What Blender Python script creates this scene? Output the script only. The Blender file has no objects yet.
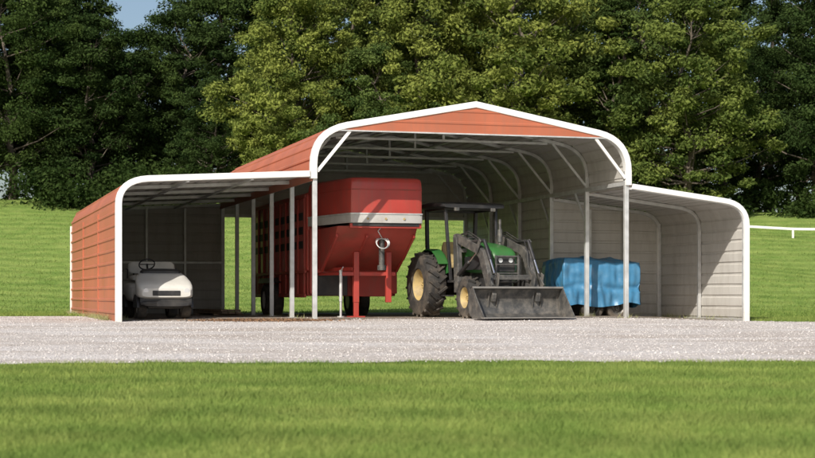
import bpy, bmesh, math, random
import numpy as np
from mathutils import Vector, Matrix, noise
random.seed(4); rng=np.random.default_rng(7)
S=bpy.context.scene
COL=S.collection
F=1590.0; HZ=296.0; CH=0.45
TH=math.radians(16.4); CA,SA=math.cos(TH),math.sin(TH)
P0=Vector((-1.745,30.0,0))
def b2w(a,b): return (P0.x+a*CA-b*SA, P0.y+a*SA+b*CA)
def w2b(x,y):
    dx,dy=x-P0.x,y-P0.y
    return (dx*CA+dy*SA, -dx*SA+dy*CA)
def sstep(e0,e1,x):
    t=np.clip((x-e0)/(e1-e0),0,1); return t*t*(3-2*t)
def ground(x,y):
    x=np.asarray(x,float); y=np.asarray(y,float)
    z=-0.015*np.clip(31-y,0,60)
    z=z-0.075*sstep(4.2,7.2,x)*sstep(25,29,y)*(1-sstep(38,44,y))
    t=np.clip(y-43,0,400)
    h=0.178*(np.clip(t,0,34)-5*(1-np.exp(-np.clip(t,0,34)/5)))+0.06*np.clip(t-34,0,300)
    h=h*(1-0.15*sstep(-5,20,x))
    h=h+0.16*np.sin(x*.13+1)*sstep(45,60,y)+0.12*np.sin(x*.31+y*.11)*sstep(45,60,y)+.05*np.sin(x*.9+y*.4)*sstep(45,55,y)
    return z+h
# ---------------------------------------------------------------- materials
def newmat(name):
    m=bpy.data.materials.new(name); m.use_nodes=True
    nt=m.node_tree; nt.nodes.clear()
    o=nt.nodes.new('ShaderNodeOutputMaterial'); return m,nt,o
def N(nt,t,**k):
    n=nt.nodes.new(t)
    for a,b in k.items(): setattr(n,a,b)
    return n
def pmat(name,c,rough=.5,metal=0,var=.15,scale=3,bump=0,bscale=40,dirt=None,dirtamt=.4,dscale=2.,coat=0,spec=.5,streak=None,splash=None):
    m,nt,o=newmat(name); L=nt.links.new
    p=N(nt,'ShaderNodeBsdfPrincipled'); L(p.outputs[0],o.inputs[0])
    tc=N(nt,'ShaderNodeTexCoord')
    n1=N(nt,'ShaderNodeTexNoise'); n1.inputs['Scale'].default_value=scale; n1.inputs['Detail'].default_value=6
    L(tc.outputs['Object'],n1.inputs['Vector'])
    r=N(nt,'ShaderNodeMapRange'); r.inputs[1].default_value=.3; r.inputs[2].default_value=.7
    r.inputs[3].default_value=1-var; r.inputs[4].default_value=1+var
    L(n1.outputs[0],r.inputs[0])
    mx=N(nt,'ShaderNodeVectorMath',operation='SCALE'); mx.inputs[0].default_value=c[:3]
    L(r.outputs[0],mx.inputs['Scale']); out=mx.outputs[0]
    if dirt:
        n2=N(nt,'ShaderNodeTexNoise'); n2.inputs['Scale'].default_value=dscale; n2.inputs['Detail'].default_value=8; n2.inputs['Roughness'].default_value=.7
        if streak:
            mp=N(nt,'ShaderNodeMapping'); mp.inputs['Scale'].default_value=streak; L(tc.outputs['Object'],mp.inputs[0]); L(mp.outputs[0],n2.inputs['Vector'])
        else: L(tc.outputs['Object'],n2.inputs['Vector'])
        r2=N(nt,'ShaderNodeMapRange'); r2.inputs[1].default_value=.45; r2.inputs[2].default_value=.7; r2.inputs[4].default_value=dirtamt
        L(n2.outputs[0],r2.inputs[0]); fac=r2.outputs[0]
        if splash:
            sp=N(nt,'ShaderNodeSeparateXYZ'); L(tc.outputs['Object'],sp.inputs[0])
            r4=N(nt,'ShaderNodeMapRange'); r4.inputs[1].default_value=0; r4.inputs[2].default_value=splash; r4.inputs[3].default_value=.75; r4.inputs[4].default_value=0
            L(sp.outputs['Z'],r4.inputs[0]); ml=N(nt,'ShaderNodeMath',operation='MULTIPLY'); L(r4.outputs[0],ml.inputs[0]); L(n2.outputs[0],ml.inputs[1])
            ad=N(nt,'ShaderNodeMath',operation='ADD',use_clamp=True); L(fac,ad.inputs[0]); L(ml.outputs[0],ad.inputs[1]); fac=ad.outputs[0]
        mm=N(nt,'ShaderNodeMix',data_type='RGBA'); L(fac,mm.inputs[0]); L(out,mm.inputs[6]); mm.inputs[7].default_value=(*dirt,1)
        out=mm.outputs[2]
    L(out,p.inputs['Base Color'])
    rr=N(nt,'ShaderNodeMapRange'); rr.inputs[3].default_value=max(0,rough-.1); rr.inputs[4].default_value=min(1,rough+.15)
    L(n1.outputs[0],rr.inputs[0]); L(rr.outputs[0],p.inputs['Roughness'])
    p.inputs['Metallic'].default_value=metal
    p.inputs['Specular IOR Level'].default_value=spec
    p.inputs['Coat Weight'].default_value=coat
    if bump:
        n3=N(nt,'ShaderNodeTexNoise'); n3.inputs['Scale'].default_value=bscale; n3.inputs['Detail'].default_value=5
        L(tc.outputs['Object'],n3.inputs['Vector'])
        b=N(nt,'ShaderNodeBump'); b.inputs['Strength'].default_value=bump; b.inputs['Distance'].default_value=.02
        L(n3.outputs[0],b.inputs['Height']); L(b.outputs[0],p.inputs['Normal'])
    return m
M={}
M['red_out']=pmat('brick_red_sheet',(.43,.130,.068),.47,0,.10,1.2,.06,3,dirt=(.29,.13,.085),dirtamt=.5,streak=(6,6,.7),dscale=1.6,splash=.5)
M['white_in']=pmat('white_sheet',(.52,.505,.475),.5,0,.07,1.0,.06,3,dirt=(.33,.305,.27),dirtamt=.45,dscale=1.2,streak=(4,4,.8),splash=.4)
M['trim']=pmat('white_trim',(.79,.79,.77),.38,0,.06,2,dirt=(.48,.45,.41),dirtamt=.35,splash=.25)
M['galv']=pmat('galvanised_steel',(.62,.63,.63),.42,.40,.14,6,dirt=(.40,.38,.35),dirtamt=.4,splash=.4)
M['tred']=pmat('red_trailer_paint',(.42,.050,.038),.38,0,.12,2,dirt=(.27,.075,.055),dirtamt=.55,coat=.10,streak=(5,5,.8))
M['tredd']=pmat('faded_red_paint',(.36,.050,.038),.52,0,.15,3,dirt=(.19,.070,.045),dirtamt=.65)
M['twhite']=pmat('grey_white_band_paint',(.48,.475,.46),.4,0,.08,3,dirt=(.28,.26,.23),dirtamt=.6)
M['black']=pmat('black_paint',(.022,.022,.024),.42,0,.2,4,dirt=(.11,.10,.085),dirtamt=.4)
M['dgrey']=pmat('worn_dark_steel',(.085,.085,.083),.42,.3,.25,6,dirt=(.30,.27,.23),dirtamt=.65,dscale=5,bump=.1)
M['wedge']=pmat('scuffed_steel_edge',(.42,.40,.37),.38,.7,.25,8,dirt=(.2,.17,.13),dirtamt=.5,dscale=8)
M['chrome']=pmat('hydraulic_rod_steel',(.75,.75,.75),.15,1,.03,6)
M['tyre']=pmat('tyre_rubber',(.026,.025,.024),.8,0,.2,7,.2,40,dirt=(.16,.13,.10),dirtamt=.6,dscale=4,splash=.25)
M['green']=pmat('green_tractor_paint',(.028,.14,.032),.4,0,.1,3,dirt=(.08,.11,.045),dirtamt=.45,coat=.12)
M['yellow']=pmat('yellow_rim_paint',(.44,.33,.14),.6,0,.12,5,dirt=(.22,.18,.13),dirtamt=.85,dscale=6)
M['cart']=pmat('cream_white_plastic',(.64,.63,.59),.35,0,.05,3,dirt=(.44,.40,.34),dirtamt=.35,coat=.12,splash=.5)
M['seat']=pmat('cream_seat_vinyl',(.50,.47,.41),.55,0,.08,5,dirt=(.35,.32,.26))
M['glass']=pmat('lamp_glass',(.75,.77,.78),.08,.3,.03,5)
M['dark']=pmat('dark_interior',(.012,.012,.013),.6,0,.1,3)
M['wood']=pmat('weathered_timber',(.26,.19,.13),.8,0,.3,9,.3,30)
M['block']=pmat('grey_block',(.33,.32,.30),.9,0,.15,9,.4,60)
M['fence']=pmat('white_fence_paint',(.70,.70,.68),.5,0,.05,3)
M['bark']=pmat('bark',(.11,.09,.07),.9,0,.35,5,.6,12)
M['tarp']=pmat('blue_tarp',(.050,.20,.37),.36,0,.14,4,.4,7,dirt=(.13,.28,.42),dirtamt=.5,dscale=5)
M['dirt']=pmat('barn_dirt_floor',(.23,.185,.14),.95,0,.3,4,.6,60,dirt=(.36,.33,.30),dirtamt=.75,dscale=9)

def grassmat(name,tips=False):
    m,nt,o=newmat(name); L=nt.links.new
    g=N(nt,'ShaderNodeNewGeometry')
    def noi(sc,det=4,v=None):
        n=N(nt,'ShaderNodeTexNoise'); n.inputs['Scale'].default_value=sc; n.inputs['Detail'].default_value=det
        L(v or g.outputs['Position'],n.inputs['Vector']); return n
    a=noi(.35,5); b=noi(1.6,6); c=noi(28,3)
    def ramp(src,c0,c1,p0=.35,p1=.65):
        r=N(nt,'ShaderNodeValToRGB'); r.color_ramp.elements[0].position=p0; r.color_ramp.elements[1].position=p1
        r.color_ramp.elements[0].color=(*c0,1); r.color_ramp.elements[1].color=(*c1,1); L(src,r.inputs[0]); return r
    r1=ramp(a.outputs[0],(.185,.285,.068),(.255,.35,.095))
    r2=ramp(b.outputs[0],(.140,.235,.055),(.295,.36,.108))
    mx=N(nt,'ShaderNodeMix',data_type='RGBA'); mx.inputs[0].default_value=.5; L(r1.outputs[0],mx.inputs[6]); L(r2.outputs[0],mx.inputs[7])
    mp=N(nt,'ShaderNodeMapping'); mp.inputs['Rotation'].default_value=(0,0,.12); L(g.outputs['Position'],mp.inputs[0])
    wv=N(nt,'ShaderNodeTexWave',bands_direction='Y'); wv.inputs['Scale'].default_value=.22; wv.inputs['Distortion'].default_value=1.2; wv.inputs['Detail'].default_value=3; L(mp.outputs[0],wv.inputs['Vector'])
    rw=ramp(wv.outputs[0],(.88,.89,.88),(1.07,1.06,1.05),.2,.8)
    mw=N(nt,'ShaderNodeMix',data_type='RGBA',blend_type='MULTIPLY'); mw.inputs[0].default_value=1; L(mx.outputs[2],mw.inputs[6]); L(rw.outputs[0],mw.inputs[7])
    mx=mw
    if tips:
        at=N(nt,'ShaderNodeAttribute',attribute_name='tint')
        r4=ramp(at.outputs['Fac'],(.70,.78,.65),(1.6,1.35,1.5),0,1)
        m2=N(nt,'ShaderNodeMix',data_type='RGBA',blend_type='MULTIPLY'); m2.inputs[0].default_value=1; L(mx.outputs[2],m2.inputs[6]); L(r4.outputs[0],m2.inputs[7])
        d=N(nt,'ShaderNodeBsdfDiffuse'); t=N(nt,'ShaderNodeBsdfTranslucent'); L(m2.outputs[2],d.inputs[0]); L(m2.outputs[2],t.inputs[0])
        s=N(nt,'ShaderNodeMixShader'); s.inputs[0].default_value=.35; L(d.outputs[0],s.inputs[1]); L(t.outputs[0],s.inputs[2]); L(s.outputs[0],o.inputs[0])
    else:
        r3=ramp(c.outputs[0],(.66,.66,.66),(1.15,1.15,1.1))
        mu=N(nt,'ShaderNodeMix',data_type='RGBA',blend_type='MULTIPLY'); mu.inputs[0].default_value=1; L(mx.outputs[2],mu.inputs[6]); L(r3.outputs[0],mu.inputs[7])
        d=N(nt,'ShaderNodeBsdfDiffuse'); L(mu.outputs[2],d.inputs[0])
        bb=noi(14,6); bp=N(nt,'ShaderNodeBump'); bp.inputs['Strength'].default_value=.6; bp.inputs['Distance'].default_value=.10
        L(bb.outputs[0],bp.inputs['Height']); L(bp.outputs[0],d.inputs['Normal']); L(d.outputs[0],o.inputs[0])
    return m
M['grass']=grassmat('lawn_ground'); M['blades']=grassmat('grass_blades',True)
def gravelmat():
    m,nt,o=newmat('gravel'); L=nt.links.new
    g=N(nt,'ShaderNodeNewGeometry'); p=N(nt,'ShaderNodeBsdfPrincipled'); L(p.outputs[0],o.inputs[0]); p.inputs['Roughness'].default_value=.9
    v=N(nt,'ShaderNodeTexVoronoi'); v.inputs['Scale'].default_value=45; L(g.outputs['Position'],v.inputs['Vector'])
    hs=N(nt,'ShaderNodeSeparateColor'); L(v.outputs['Color'],hs.inputs[0])
    r=N(nt,'ShaderNodeValToRGB'); e=r.color_ramp.elements
    e[0].color=(.35,.325,.31,1); e[1].color=(.72,.685,.665,1); L(hs.outputs[0],r.inputs[0])
    n=N(nt,'ShaderNodeTexNoise'); n.inputs['Scale'].default_value=.6; n.inputs['Detail'].default_value=9; n.inputs['Roughness'].default_value=.68
    mp=N(nt,'ShaderNodeMapping'); mp.inputs['Scale'].default_value=(.45,1.3,1); L(g.outputs['Position'],mp.inputs[0]); L(mp.outputs[0],n.inputs['Vector'])
    r2=N(nt,'ShaderNodeValToRGB'); e=r2.color_ramp.elements; e[0].position=.36; e[1].position=.60
    e[0].color=(.76,.69,.62,1); e[1].color=(1.06,1.05,1.04,1); L(n.outputs[0],r2.inputs[0])
    mu=N(nt,'ShaderNodeMix',data_type='RGBA',blend_type='MULTIPLY'); mu.inputs[0].default_value=1; L(r.outputs[0],mu.inputs[6]); L(r2.outputs[0],mu.inputs[7])
    L(mu.outputs[2],p.inputs['Base Color'])
    b=N(nt,'ShaderNodeBump'); b.inputs['Strength'].default_value=.5; b.inputs['Distance'].default_value=.014; b.invert=True
    L(v.outputs['Distance'],b.inputs['Height']); L(b.outputs[0],p.inputs['Normal'])
    return m
M['gravel']=gravelmat()
def tintmat(name,c0,c1,rough=.9):
    m,nt,o=newmat(name); L=nt.links.new
    at=N(nt,'ShaderNodeAttribute',attribute_name='tint'); r=N(nt,'ShaderNodeValToRGB')
    r.color_ramp.elements[0].color=(*c0,1); r.color_ramp.elements[1].color=(*c1,1); L(at.outputs['Fac'],r.inputs[0])
    p=N(nt,'ShaderNodeBsdfPrincipled'); p.inputs['Roughness'].default_value=rough; L(r.outputs[0],p.inputs['Base Color']); L(p.outputs[0],o.inputs[0]); return m
M['stone']=tintmat('gravel_stone',(.31,.285,.27),(.72,.69,.67))
M['leaflitter']=tintmat('dead_leaf',(.10,.055,.03),(.34,.20,.11))
M['straw']=tintmat('dry_weed_stem',(.16,.20,.06),(.42,.38,.20))
def leafmat():
    m,nt,o=newmat('tree_leaves'); L=nt.links.new
    at=N(nt,'ShaderNodeAttribute',attribute_name='tint'); r=N(nt,'ShaderNodeValToRGB')
    r.color_ramp.elements[0].color=(.038,.066,.022,1); r.color_ramp.elements[1].color=(.175,.210,.064,1); L(at.outputs['Fac'],r.inputs[0])
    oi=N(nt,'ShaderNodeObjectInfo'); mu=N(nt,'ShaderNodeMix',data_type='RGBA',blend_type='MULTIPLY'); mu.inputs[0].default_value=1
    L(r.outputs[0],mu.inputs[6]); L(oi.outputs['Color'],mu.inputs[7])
    d=N(nt,'ShaderNodeBsdfDiffuse'); t=N(nt,'ShaderNodeBsdfTranslucent')
    L(mu.outputs[2],d.inputs[0]); L(mu.outputs[2],t.inputs[0])
    s=N(nt,'ShaderNodeMixShader'); s.inputs[0].default_value=.30; L(d.outputs[0],s.inputs[1]); L(t.outputs[0],s.inputs[2]); L(s.outputs[0],o.inputs[0])
    return m
M['leaf']=leafmat()
# ---------------------------------------------------------------- mesh builder
def empty(name,loc=(0,0,0),rz=0):
    e=bpy.data.objects.new(name,None); e.location=loc; e.rotation_euler=(0,0,rz); COL.objects.link(e); return e
class MB:
    def __init__(s): s.v=[]; s.f=[]
    def add(s,vs,fs):
        o=len(s.v); s.v+= [tuple(v) for v in vs]; s.f+=[tuple(i+o for i in f) for f in fs]; return s
    def box(s,c,d,R=None):
        c=Vector(c); vs=[]
        for x in(-.5,.5):
            for y in(-.5,.5):
                for z in(-.5,.5):
                    p=Vector((x*d[0],y*d[1],z*d[2])); 
                    if R: p=R@p
                    vs.append(c+p)
        return s.add(vs,[(0,1,3,2),(4,6,7,5),(0,4,5,1),(2,3,7,6),(0,2,6,4),(1,5,7,3)])
    def b6(s,x0,x1,y0,y1,z0,z1): return s.box(((x0+x1)/2,(y0+y1)/2,(z0+z1)/2),(x1-x0,y1-y0,z1-z0))
    def beam(s,p,q,w,h=None,up=(0,0,1)):
        h=h or w; p=Vector(p); q=Vector(q); d=(q-p); l=d.length; d.normalize(); up=Vector(up)
        if abs(d.dot(up))>.98: up=Vector((0,1,0))
        sd=d.cross(up).normalized(); u=sd.cross(d)
        R=Matrix((d,sd,u)).transposed()
        return s.box((p+q)/2,(l,w,h),R)
    def path(s,pts,w,h=None,up=(0,0,1)):
        for a,b in zip(pts[:-1],pts[1:]): s.beam(a,b,w,h,up)
        return s
    def cyl(s,p,q,r,r2=None,n=16):
        r2=r if r2 is None else r2; p=Vector(p); q=Vector(q); d=(q-p).normalized()
        u=d.orthogonal().normalized(); w=d.cross(u); vs=[];fs=[]
        for i in range(n):
            a=2*math.pi*i/n; k=u*math.cos(a)+w*math.sin(a); vs.append(p+k*r); vs.append(q+k*r2)
        for i in range(n):
            j=(i+1)%n; fs.append((2*i,2*j,2*j+1,2*i+1))
        fs.append(tuple(2*i for i in range(n))); fs.append(tuple(2*i+1 for i in reversed(range(n))))
        return s.add(vs,fs)
    def tube(s,pts,r,n=8):
        for a,b in zip(pts[:-1],pts[1:]): s.cyl(a,b,r,n=n)
        return s
    def prism(s,pts,axis,lo,hi):
        n=len(pts)
        def P(p,k): return {'x':(k,p[0],p[1]),'y':(p[0],k,p[1]),'z':(p[0],p[1],k)}[axis]
        vs=[P(p,lo) for p in pts]+[P(p,hi) for p in pts]
        fs=[tuple(range(n)),tuple(range(2*n-1,n-1,-1))]+[(i,(i+1)%n,n+(i+1)%n,n+i) for i in range(n)]
        return s.add(vs,fs)
    def loft(s,rings,cap=True):
        n=len(rings[0]); vs=[p for r in rings for p in r]; fs=[]
        for k in range(len(rings)-1):
            for i in range(n):
                j=(i+1)%n; fs.append((k*n+i,k*n+j,(k+1)*n+j,(k+1)*n+i))
        if cap: fs.append(tuple(range(n))); fs.append(tuple((len(rings)-1)*n+i for i in reversed(range(n))))
        return s.add(vs,fs)
    def revolve(s,prof,c,n=32,axis='y'):
        c=Vector(c); rings=[]
        for i in range(n):
            a=2*math.pi*i/n; ring=[]
            for r,h in prof:
                if axis=='y': ring.append(c+Vector((r*math.cos(a),h,r*math.sin(a))))
                elif axis=='x': ring.append(c+Vector((h,r*math.cos(a),r*math.sin(a))))
                else: ring.append(c+Vector((r*math.cos(a),r*math.sin(a),h)))
            rings.append(ring)
        m=len(prof); vs=[p for r in rings for p in r]; fs=[]
        for i in range(n):
            j=(i+1)%n
            for k in range(m-1): fs.append((i*m+k,j*m+k,j*m+k+1,i*m+k+1))
        return s.add(vs,fs)
    def torus(s,c,R,r,R3=None,n=28,m=8,arc=1.0):
        c=Vector(c); vs=[];fs=[]
        for i in range(n):
            a=2*math.pi*i/n
            for j in range(m):
                b=2*math.pi*j/m; p=Vector(((R+r*math.cos(b))*math.cos(a),(R+r*math.cos(b))*math.sin(a),r*math.sin(b)))
                if R3: p=R3@p
                vs.append(c+p)
        for i in range(n):
            for j in range(m): fs.append((i*m+j,((i+1)%n)*m+j,((i+1)%n)*m+(j+1)%m,i*m+(j+1)%m))
        return s.add(vs,fs)
    def make(s,name,mat,parent=None,bevel=0,smooth=False,sub=0,seg=2):
        me=bpy.data.meshes.new(name); me.from_pydata(s.v,[],s.f)
        bm=bmesh.new(); bm.from_mesh(me); bmesh.ops.recalc_face_normals(bm,faces=bm.faces); bm.to_mesh(me); bm.free()
        me.materials.append(M[mat]); o=bpy.data.objects.new(name,me); COL.objects.link(o)
        if parent: o.parent=parent
        if smooth:
            me.shade_smooth()
            if smooth!='full': me.set_sharp_from_angle(angle=math.radians(38))
        if bevel:
            b=o.modifiers.new('b','BEVEL'); b.width=bevel; b.segments=seg; b.limit_method='ANGLE'; b.angle_limit=math.radians(35)
            me.shade_smooth()
            if hasattr(b,'harden_normals'): b.harden_normals=True
        return o
def sring(x,cy,hw,zb,zt,e=4,n=28,ax='x'):
    out=[]; zc=(zb+zt)/2; hh=(zt-zb)/2
    for i in range(n):
        a=2*math.pi*(i+.5)/n; c,s_=math.cos(a),math.sin(a)
        y=cy+hw*math.copysign(abs(c)**(2/e),c); z=zc+hh*math.copysign(abs(s_)**(2/e),s_)
        out.append(Vector((x,y,z)) if ax=='x' else Vector((y,x,z)))
    return out
def npmesh(name,V,Fc,mat,tint=None,parent=None,link=True,smooth=False):
    V=np.asarray(V,np.float32); Fc=np.asarray(Fc,np.int32); k=Fc.shape[1]
    me=bpy.data.meshes.new(name); me.vertices.add(len(V)); me.vertices.foreach_set('co',V.ravel())
    me.loops.add(Fc.size); me.loops.foreach_set('vertex_index',Fc.ravel())
    me.polygons.add(len(Fc)); me.polygons.foreach_set('loop_start',np.arange(0,Fc.size,k,dtype=np.int32))
    me.update(calc_edges=True)
    if tint is not None:
        at=me.attributes.new('tint','FLOAT','POINT'); at.data.foreach_set('value',np.asarray(tint,np.float32))
    if smooth: me.shade_smooth()
    me.materials.append(M[mat])
    o=bpy.data.objects.new(name,me)
    if link: COL.objects.link(o)
    if parent: o.parent=parent
    return o
# ---------------------------------------------------------------- terrain
def axis(parts):
    out=[]
    for a,b,n in parts: out+=list(np.linspace(a,b,n,endpoint=False))
    out.append(parts[-1][1]); return np.array(out)
xs=axis([(-600,-60,18),(-60,-14,40),(-14,14,70),(14,60,40),(60,600,18)]); ys=axis([(-60,4,16),(4,46,110),(46,100,90),(100,700,40)])
X,Y=np.meshgrid(xs,ys); Z=ground(X,Y)
V=np.stack([X.ravel(),Y.ravel(),Z.ravel()],1); nx=len(xs); ny=len(ys)
I=np.arange(nx*ny).reshape(ny,nx); Fq=np.stack([I[:-1,:-1].ravel(),I[:-1,1:].ravel(),I[1:,1:].ravel(),I[1:,:-1].ravel()],1)
npmesh('lawn_ground',V,Fq,'grass',smooth=True)
def yfront(x): return 16.0+.20*np.sin(x*.55+.4)+.10*np.sin(x*1.9)+.07*np.sin(x*5.3+1)+.04*np.sin(x*11.7)-.004*x*x*.2
def yback(x): return 34.6-2.9*sstep(5.5,8,x)+.15*np.sin(x*.8)+.06*np.sin(x*3.1)
gx=np.linspace(-45,45,601); t=np.linspace(0,1,90)
GX,T=np.meshgrid(gx,t); GY=yfront(GX)*(1-T)+yback(GX)*T; GZ=ground(GX,GY)+.012
V=np.stack([GX.ravel(),GY.ravel(),GZ.ravel()],1); I=np.arange(GX.size).reshape(GX.shape)
Fq=np.stack([I[:-1,:-1].ravel(),I[:-1,1:].ravel(),I[1:,1:].ravel(),I[1:,:-1].ravel()],1)
npmesh('gravel_yard',V,Fq,'gravel',smooth=True)
n=42000; x=rng.uniform(-11,11,n); y=15.85+ (rng.random(n)**1.2)*17.5
keep=(y>yfront(x)-.30*rng.random(n)**3); x=x[keep];y=y[keep]; n=len(x)
r=rng.uniform(.005,.013,n)*(1+.7*(rng.random(n)>.96)); z=ground(x,y)+.012+r*.15
octa=np.array([[1,0,0],[0,1,0],[-1,0,0],[0,-1,0],[0,0,.7],[0,0,-.7]],float)
ang=rng.uniform(0,6.28,n); sc=rng.uniform(.6,1.4,(n,6,1))
P=octa[None]*sc*r[:,None,None]; c,s_=np.cos(ang)[:,None],np.sin(ang)[:,None]
PX=P[:,:,0]*c-P[:,:,1]*s_; PY=P[:,:,0]*s_+P[:,:,1]*c
V=np.stack([PX+x[:,None],PY+y[:,None],P[:,:,2]+z[:,None]],2).reshape(-1,3)
fo=np.array([[0,1,4],[1,2,4],[2,3,4],[3,0,4],[1,0,5],[2,1,5],[3,2,5],[0,3,5]])
Fc=(fo[None]+np.arange(n)[:,None,None]*6).reshape(-1,3)
npmesh('gravel_stones',V,Fc,'stone',tint=np.repeat(rng.random(n),6))
def blades(name,x,y,h,w,mat='blades'):
    n=len(x); z=ground(x,y); a=rng.uniform(0,6.28,n); lx=rng.normal(0,.6,n)*h; ly=rng.normal(0,.6,n)*h
    dx=np.cos(a)*w*.5; dy=np.sin(a)*w*.5
    V=np.stack([np.stack([x-dx,y-dy,z-.005],1),np.stack([x+dx,y+dy,z-.005],1),np.stack([x+lx,y+ly,z+h],1)],1).reshape(-1,3)
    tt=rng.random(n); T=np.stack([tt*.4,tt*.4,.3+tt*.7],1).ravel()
    npmesh(name,V,np.arange(3*n).reshape(-1,3),mat,tint=T)
n=330000; y=6.3+(rng.random(n)**1.25)*9.95; x=rng.uniform(-1,1,n)*(.30*y+1.2)
k=y<yfront(x)+.20*rng.random(n)**2-.02+.1*np.sin(x*7)*rng.random(n)
x=x[k];y=y[k]; nn=np.sin(x*2.1+np.sin(y*1.7))*np.cos(y*2.6+x)
h=rng.uniform(.022,.046,len(x))*(1+.22*nn); h*=np.where(rng.random(len(x))>.985,1.8,1)
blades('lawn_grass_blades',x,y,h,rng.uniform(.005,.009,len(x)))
n=110000; y=34.2+(rng.random(n)**1.5)*38; x=rng.uniform(-1,1,n)*(.29*y+1)
a_,b_=w2b(x,y); inb=(a_>-3.7)&(a_<9.1)&(b_<10.3)
k=(~inb)&(y>yback(x)-.1*rng.random(n)); x=x[k];y=y[k]
blades('hillside_grass_blades',x,y,rng.uniform(.04,.08,len(x)),rng.uniform(.015,.03,len(x)))
n=12000; x=rng.uniform(6.5,13,n); y=rng.uniform(31.5,34.6,n); a_,b_=w2b(x,y); k=((a_>9.15))&(y>yback(x)); 
blades('verge_grass_blades',x[k],y[k],rng.uniform(.04,.09,k.sum()),rng.uniform(.01,.02,k.sum()))
wx=[];wy=[]
def wl(a0,b0,a1,b1,n,s=.05):
    for i in range(n):
        t=random.random(); 
        if noise.noise((t*9+a0,b0,1))<-.05: continue
        q=b2w(a0+(a1-a0)*t+random.gauss(0,s),b0+(b1-b0)*t+random.gauss(0,s)); wx.append(q[0]); wy.append(q[1])
wl(-3.8,0,-3.8,10.2,1500,.05); wl(9.12,0,9.12,4.1,600); wl(0,.0,0,10.2,350,.10)
for k in range(3): wl(6.39,k*2.05,6.42,k*2.05+.05,60,.08)
wl(8.9,.2,8.9,4.0,200,.05); wl(-3.5,.3,-3.5,10,200,.05)
wx=np.array(wx);wy=np.array(wy); blades('weeds_at_wall_base',wx,wy,rng.uniform(.04,.15,len(wx)),rng.uniform(.008,.016,len(wx)),'straw')
# ---------------------------------------------------------------- barn
barn=empty('metal_carport_barn',P0,TH)
SB=2.05; LB=5*SB; W=6.39; WL=3.64; WR=2.63
def bez(p0,p1,p2,n=8): return [((1-t)**2*p0[0]+2*t*(1-t)*p1[0]+t*t*p2[0],(1-t)**2*p0[1]+2*t*(1-t)*p1[1]+t*t*p2[1]) for t in [i/n for i in range(n+1)]]
half=[(0,2.62)]+bez((0,2.93),(0,3.535),(.62,3.66))+[(W/2,4.14)]
cprof=half+[(W-a,z) for a,z in reversed(half[:-1])]
lprof=[(-WL,-.05)]+bez((-WL,2.12),(-WL,2.53),(-WL+.5,2.57))+[(-.02,2.73)]
rprof=[(W+.02,2.62)]+bez((W+WR-.5,2.36),(W+WR,2.30),(W+WR,1.9))+[(W+WR,-.14)]
def ribbed(prof,off,h=.02,pitch=.23,sgn=1):
    L=[0]
    for p,q in zip(prof[:-1],prof[1:]): L.append(L[-1]+math.dist(p,q))
    def at(s):
        s=min(max(s,0),L[-1]-1e-6)
        for i in range(len(L)-1):
            if s<=L[i+1]:
                t=(s-L[i])/(L[i+1]-L[i]); p,q=prof[i],prof[i+1]
                d=((q[0]-p[0])/(L[i+1]-L[i]),(q[1]-p[1])/(L[i+1]-L[i]))
                return (p[0]+t*(q[0]-p[0]),p[1]+t*(q[1]-p[1])),(-d[1],d[0])
    s=0; sl=[]
    while s<L[-1]:
        for o,hh in((0,0),(.08,0),(.16,0),(.178,h),(.212,h)):
            if s+o<L[-1]: sl.append((s+o,hh))
        s+=pitch
    sl.append((L[-1],0)); out=[]
    for s,hh in sl:
        p,nn=at(s); out.append((p[0]+nn[0]*(off+hh)*sgn,p[1]+nn[1]*(off+hh)*sgn))
    return out
def sheet(name,prof,b0,b1,off,mat,sgn=1):
    pr=ribbed(prof,off,sgn=sgn); mb=MB(); nb=20
    bs=[b0+(b1-b0)*i/nb for i in range(nb+1)]
    n=len(pr); vs=[]
    for b in bs:
        for i,(a,z) in enumerate(pr):
            w_=.004*noise.noise((b*1.3,i*.35,7.0)) if 0<i<n-1 else 0
            vs.append((a+w_,b,z+w_))
    fs=[(k*n+i,k*n+i+1,(k+1)*n+i+1,(k+1)*n+i) for k in range(nb) for i in range(n-1)]
    return mb.add(vs,fs).make(name,mat,barn)
sheet('main_roof_outer_sheet',cprof,-.02,LB+.02,.062,'red_out'); sheet('main_roof_inner_sheet',cprof,0,LB,.045,'white_in')
sheet('lean_to_outer_sheet_left',lprof,-.02,LB+.02,.062,'red_out'); sheet('lean_to_inner_sheet_left',lprof,0,LB,.045,'white_in')
LR=2*SB
sheet('lean_to_outer_sheet_right',rprof,-.02,LR+.02,.062,'red_out'); sheet('lean_to_inner_sheet_right',rprof,0,LR,.045,'white_in')
wprof=[(W,2.62),(W,-.1)]
sheet('side_wall_outer',wprof,LR,LB,.062,'red_out'); sheet('side_wall_inner',wprof,LR,LB,.045,'white_in')
def endwall(name,z0,z1,ext,b,off,mat,pitch=.23,h=.02,axis='b'):
    zs=[];z=z0
    while z<z1:
        for o,hh in((0,0),(.16,0),(.178,h),(.212,h)):
            if z+o<z1: zs.append((z+o,hh))
        z+=pitch
    zs.append((z1,0)); vs=[];fs=[]
    for z,hh in zs:
        l,r=ext(z); vs+=[(l,b+off+hh*(1 if off>=0 else -1),z),((l+r)/2,b+off+hh*(1 if off>=0 else -1),z),(r,b+off+hh*(1 if off>=0 else -1),z)]
    for i in range(len(zs)-1):
        k=i*3; fs+=[(k,k+1,k+4,k+3),(k+1,k+2,k+5,k+4)]
    return MB().add(vs,fs).make(name,mat,barn)
def gext(z):
    hw=min(max((4.12-z)/.188,0.01),2.95)
    return (W/2-hw,W/2+hw)
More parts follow.
